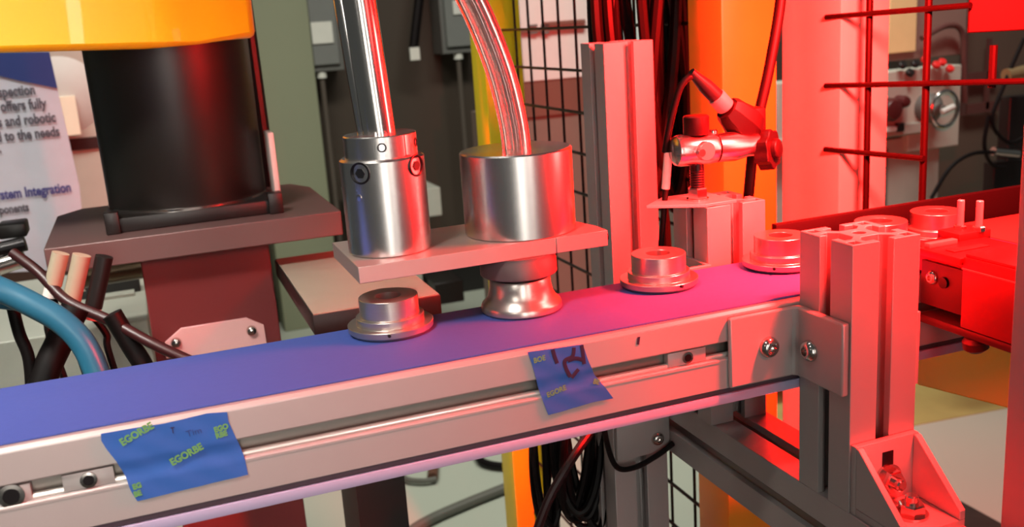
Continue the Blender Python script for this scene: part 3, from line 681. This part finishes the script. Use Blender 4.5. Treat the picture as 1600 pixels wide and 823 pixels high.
# poster
po = thing('poster', 'white banner with dark blue corner and grey text at the left edge', 'poster', (-450, 1200, FZ))
pl = [at(-70, 82, 1200), at(76, 80, 1200), at(124, 290, 1200), at(128, 330, 1200), at(118, 420, 1200), at(-70, 430, 1200)]
MB().poly_prism([tuple(v) for v in pl], (0, 4, 0)).build('sheet', PAPER, po)
MB().poly_prism([tuple(at(u, v, 1199.2)) for u, v in ((-70, 83), (77, 81), (90, 138), (30, 126), (-70, 102))], (0, -.6, 0)).build('blue_corner', NAVY, po)
GT = mat('grey_print', (96, 92, 104), .6); BT = mat('blue_print', (70, 66, 140), .6)
def ptext(s, u, v, size, m):
    p = at(u, v, 1198.8); text_mesh('printed_text', s, size, tuple(p), face_rot(0), m, po, .05, .6, 'RIGHT', sx=.70)
for s, u, v, sz, m in (('inspection', 56, 147, 20, GT), ('offers fully', 73, 168, 20, GT), ('ls and robotic', 88, 190, 20, GT), ('ed to the needs', 94, 212, 20, GT), ('s.', 3, 238, 20, GT), ('System Integration', 112, 299, 20, BT), ('components', 46, 329, 17, GT), ('automation', 44, 352, 17, GT)):
    ptext(s, u, v, sz, m)
# white machine behind the poster
wmach, e = box_thing('grey_machine', 'pale grey rounded machine housing between poster and robot base', 'machine', 60, 40, 240, 330, 1900, 300, MACH)
part_y(wmach, 'dark_band', 60, 213, 240, 232, 1895, 4, BLACKP)
qq = at(95, 150, 1880); MB().lathe([(95, -60), (90, -20), (50, 0), (0, 5)], (qq.x, 1885, qq.z), (0, -1, 0), 36).build('rounded_cap', WHITEP, wmach)
part_y(wmach, 'white_lid', 90, 150, 122, 212, 1870, 10, mat('warm_white', (222, 224, 200), .5))
# switch boxes and conduit on the back wall
def switchbox(u0, v0, u1, v1, lab, with_label, con):
    sb2, e = box_thing('switch_box', lab, 'switch box', u0, v0, u1, v1, 2880, 110, GREYBOX)
    part_y(sb2, 'cover', u0+8, v0+2, u1-6, v1-10, 2868, 12, mat('switch_cover', (104, 106, 102), .5), 3)
    if with_label: part_y(sb2, 'label_plate', *with_label, 2862, 6, LABELM)
    um = (u0+u1)/2; x = at(um, v1, 2900).x
    a = at(um, v1, 2900); b = at(um + con[0], con[1], 2900)
    MB().cyl(a, (a.x, 2900, b.z), 9, seg=10).build('conduit', mat('conduit_grey', (76, 68, 60), .5), sb2)
    MB().cyl((a.x, 2900, a.z-20), (a.x, 2900, a.z), 16, seg=12).build('fitting', LABELM, sb2)
switchbox(474, -60, 530, 112, 'dark grey safety switch box with a white label on the back wall', (487, 34, 520, 68), (5, 380))
switchbox(686, -60, 745, 83, 'dark grey electrical box high on the wall left of the yellow column', (708, 0, 735, 22), (5, 360))
hc = thing('hanging_cord', 'dark hanging cord with white tag on the back wall', 'cord', tuple(at(650, 95, 2890)))
MB().tube([at(662, -60, 2890), at(655, 0, 2890), at(648, 60, 2890), at(646, 80, 2890)], 16, 8).build('cord', RUBBER, hc)
part_y(hc, 'white_tag', 641, 74, 656, 94, 2870, 10, LABELM)
# pale boxes by the wall
box_thing('cardboard_box', 'pale cardboard box on the floor behind the gripper plate', 'box', 580, 385, 660, 470, 2500, 250, MACH)
box_thing('white_cabinet', 'white low cabinet between the two gripper cylinders', 'cabinet', 560, 300, 690, 345, 2700, 250, MACH)
bx, e = box_thing('black_toolbox', 'black toolbox on the floor right of the black slab', 'toolbox', 680, 440, 725, 474, 2400, 200, BLACKP)
# cabinet seen through the mesh
wc, e = box_thing('tall_cabinet', 'tall white cabinet with brown lower half behind the black mesh', 'cabinet', 812, -80, 1060, 118, 1700, 300, WHITEP)
part_y(wc, 'brown_band', 812, 118, 1060, 172, 1702, 290, BROWNP)
part_y(wc, 'lower_doors', 812, 172, 1060, 560, 1706, 290, mat('cabinet_lower', (104, 92, 82), .6))
part_y(wc, 'stripe', 850, 32, 915, 39, 1694, 6, BROWNP); part_y(wc, 'stripe', 812, 42, 915, 48, 1694, 6, BROWNP)
for k, (u, v) in enumerate(((828, 38), (828, 49), (846, 38), (846, 49))): part_y(wc, 'label_mark', u, v, u+12, v+4, 1694, 6, GREYBOX)

# ------------------------------------------------------------------ lathe / milling machine at the right back
Y = 1500
mc = thing('milling_machine', 'grey machine tool with knobs, red buttons and a chrome handwheel behind the mesh door', 'machine', (1250, Y, FZ))
def mp(name, u0, v0, u1, v1, dy, depth, m, bev=2): return part_y(mc, name, u0, v0, u1, v1, Y+dy, depth, m, bev)
mp('lower_cabinet', 1210, 225, 1462, 560, 20, 500, MACH2)
mp('door_seam', 1384, 232, 1387, 340, 16, 6, GREYBOX)
mp('control_panel', 1215, 118, 1452, 222, 0, 60, MACH)
mp('panel_inset', 1300, 132, 1418, 206, -4, 6, mat('panel_pale', (150, 146, 136), .5))
mp('ledge', 1210, 205, 1440, 222, -14, 40, mat('ledge_grey', (146, 144, 134), .5))
mp('side_panel', 1420, 105, 1500, 232, 4, 60, MACH)
hdp = MB(); A, B, C_, D_ = at(1316, 118, Y), at(1502, 138, Y), at(1480, 90, Y+140), at(1320, 98, Y+140)
for u, v in ((1408, 104), (1428, 102), (1420, 116), (1461, 104), (1482, 110), (1470, 100), (1444, 96)):
    p = at(u, v, Y-6)
    MB().cyl(p, p + Vector((0, -8, 8)), 10, seg=16, ch=2).build('push_button', REDP if (u+v) % 3 else BLACKP, mc)
for u, v, r in ((1324, 178, 20), (1350, 172, 22), (1384, 170, 26), (1402, 158, 14)):
    p = at(u, v, Y-2)
    MB().lathe([(r, 0), (r, 24), (r*.8, 32), (r*.4, 34), (0, 34)], p, (0, -1, 0), 24).build('control_knob', mat('knob_dark', (70, 26, 26), .35), mc)
for u0, u1 in ((1322, 1350), (1354, 1382), (1386, 1402)): mp('white_key', u0, 198, u1, 206, -22, 12, WHITEP)
mp('black_key', 1403, 192, 1414, 206, -20, 12, BLACKP)
hw = at(1476, 170, Y-60)
wh = MB(); R_ = 38; P_ = [(hw.x+R_*math.cos(a*math.pi/12), Y-60, hw.z+R_*1.08*math.sin(a*math.pi/12)) for a in range(25)]
wh.tube(P_, 4.5, 10); hwo = wh.build('handwheel_rim', CHROME, mc)
MB().cyl((hw.x-14, Y-66, hw.z-6), (hw.x+22, Y-66, hw.z+4), 7, seg=14, ch=2).build('wheel_handle', WHITEP, hwo)
MB().lathe([(34, 0), (34, 20), (12, 40), (8, 58)], (hw.x, Y, hw.z), (0, -1, 0), 28).build('wheel_hub', GREYBOX, hwo)
mp('upper_panel', 1290, -80, 1512, 95, 60, 60, mat('upper_brown', (118, 96, 88), .6))
mp('dark_red_cover', 1318, 8, 1345, 90, 54, 8, mat('dark_red_cover', (110, 20, 20), .5))
mp('cream_notice', 1390, -30, 1433, 82, 50, 8, CREAM)
gp = MB().tube([at(1440, 60, Y+40), at(1480, 40, Y+40), at(1503, 50, Y+40), at(1506, 100, Y+40), at(1508, 160, Y+40)], 7, 8).build('bent_pipe', mat('brown_pipe', (80, 48, 44), .5), mc)
rm = thing('wall_panel_unit', 'brown grey equipment cabinet at the far right behind the mesh', 'cabinet', (2000, 2000, FZ))
mb, e = rect_y(MB(), 1450, -90, 1760, 470, 1920, 100); mb.build('body', WALLR, rm)
for u0, v0, u1, v1 in ((1506, 112, 1560, 124), (1512, 160, 1562, 176), (1506, 10, 1512, 180), (1543, 60, 1548, 170)):
    mb, e = rect_y(MB(), u0, v0, u1, v1, 1890, 10); mb.build('brown_strut', mat('brown_pipe', (80, 48, 44), .5), rm)
bk = thing('vise_unit', 'black machine head with cables at the right picture edge', 'machine', (1700, 1400, FZ))
mb, e = rect_y(MB(), 1572, 145, 1700, 420, 1225, 30); mb.build('body', BLACKP, bk, bevel=3)
mb, e = rect_y(MB(), 1550, 245, 1700, 420, 1215, 30); mb.build('foot', BLACKP, bk, bevel=3)
MB().cyl(at(1572, 118, 1208), at(1600, 112, 1208), 14, seg=16).build('brass_knob', mat('brass', (170, 150, 110), .3, .7), bk)
MB().cyl(at(1552, 236, 1208), at(1590, 240, 1208), 9, seg=12).build('chrome_pin', BOLT, bk)
for pts in ([at(1600, 60, 1206), at(1570, 130, 1206), at(1550, 190, 1206), at(1575, 222, 1206), at(1600, 215, 1206)], [at(1455, 310, 1206), at(1485, 262, 1206), at(1520, 240, 1206), at(1560, 238, 1206)], [at(1545, 180, 1206), at(1538, 225, 1206), at(1548, 255, 1206), at(1570, 262, 1206)]):
    MB().tube(pts, 4.2, 8).build('cable', RUBBER, bk)

for o in bpy.data.objects:
    if '_w' in o.keys(): del o['_w']
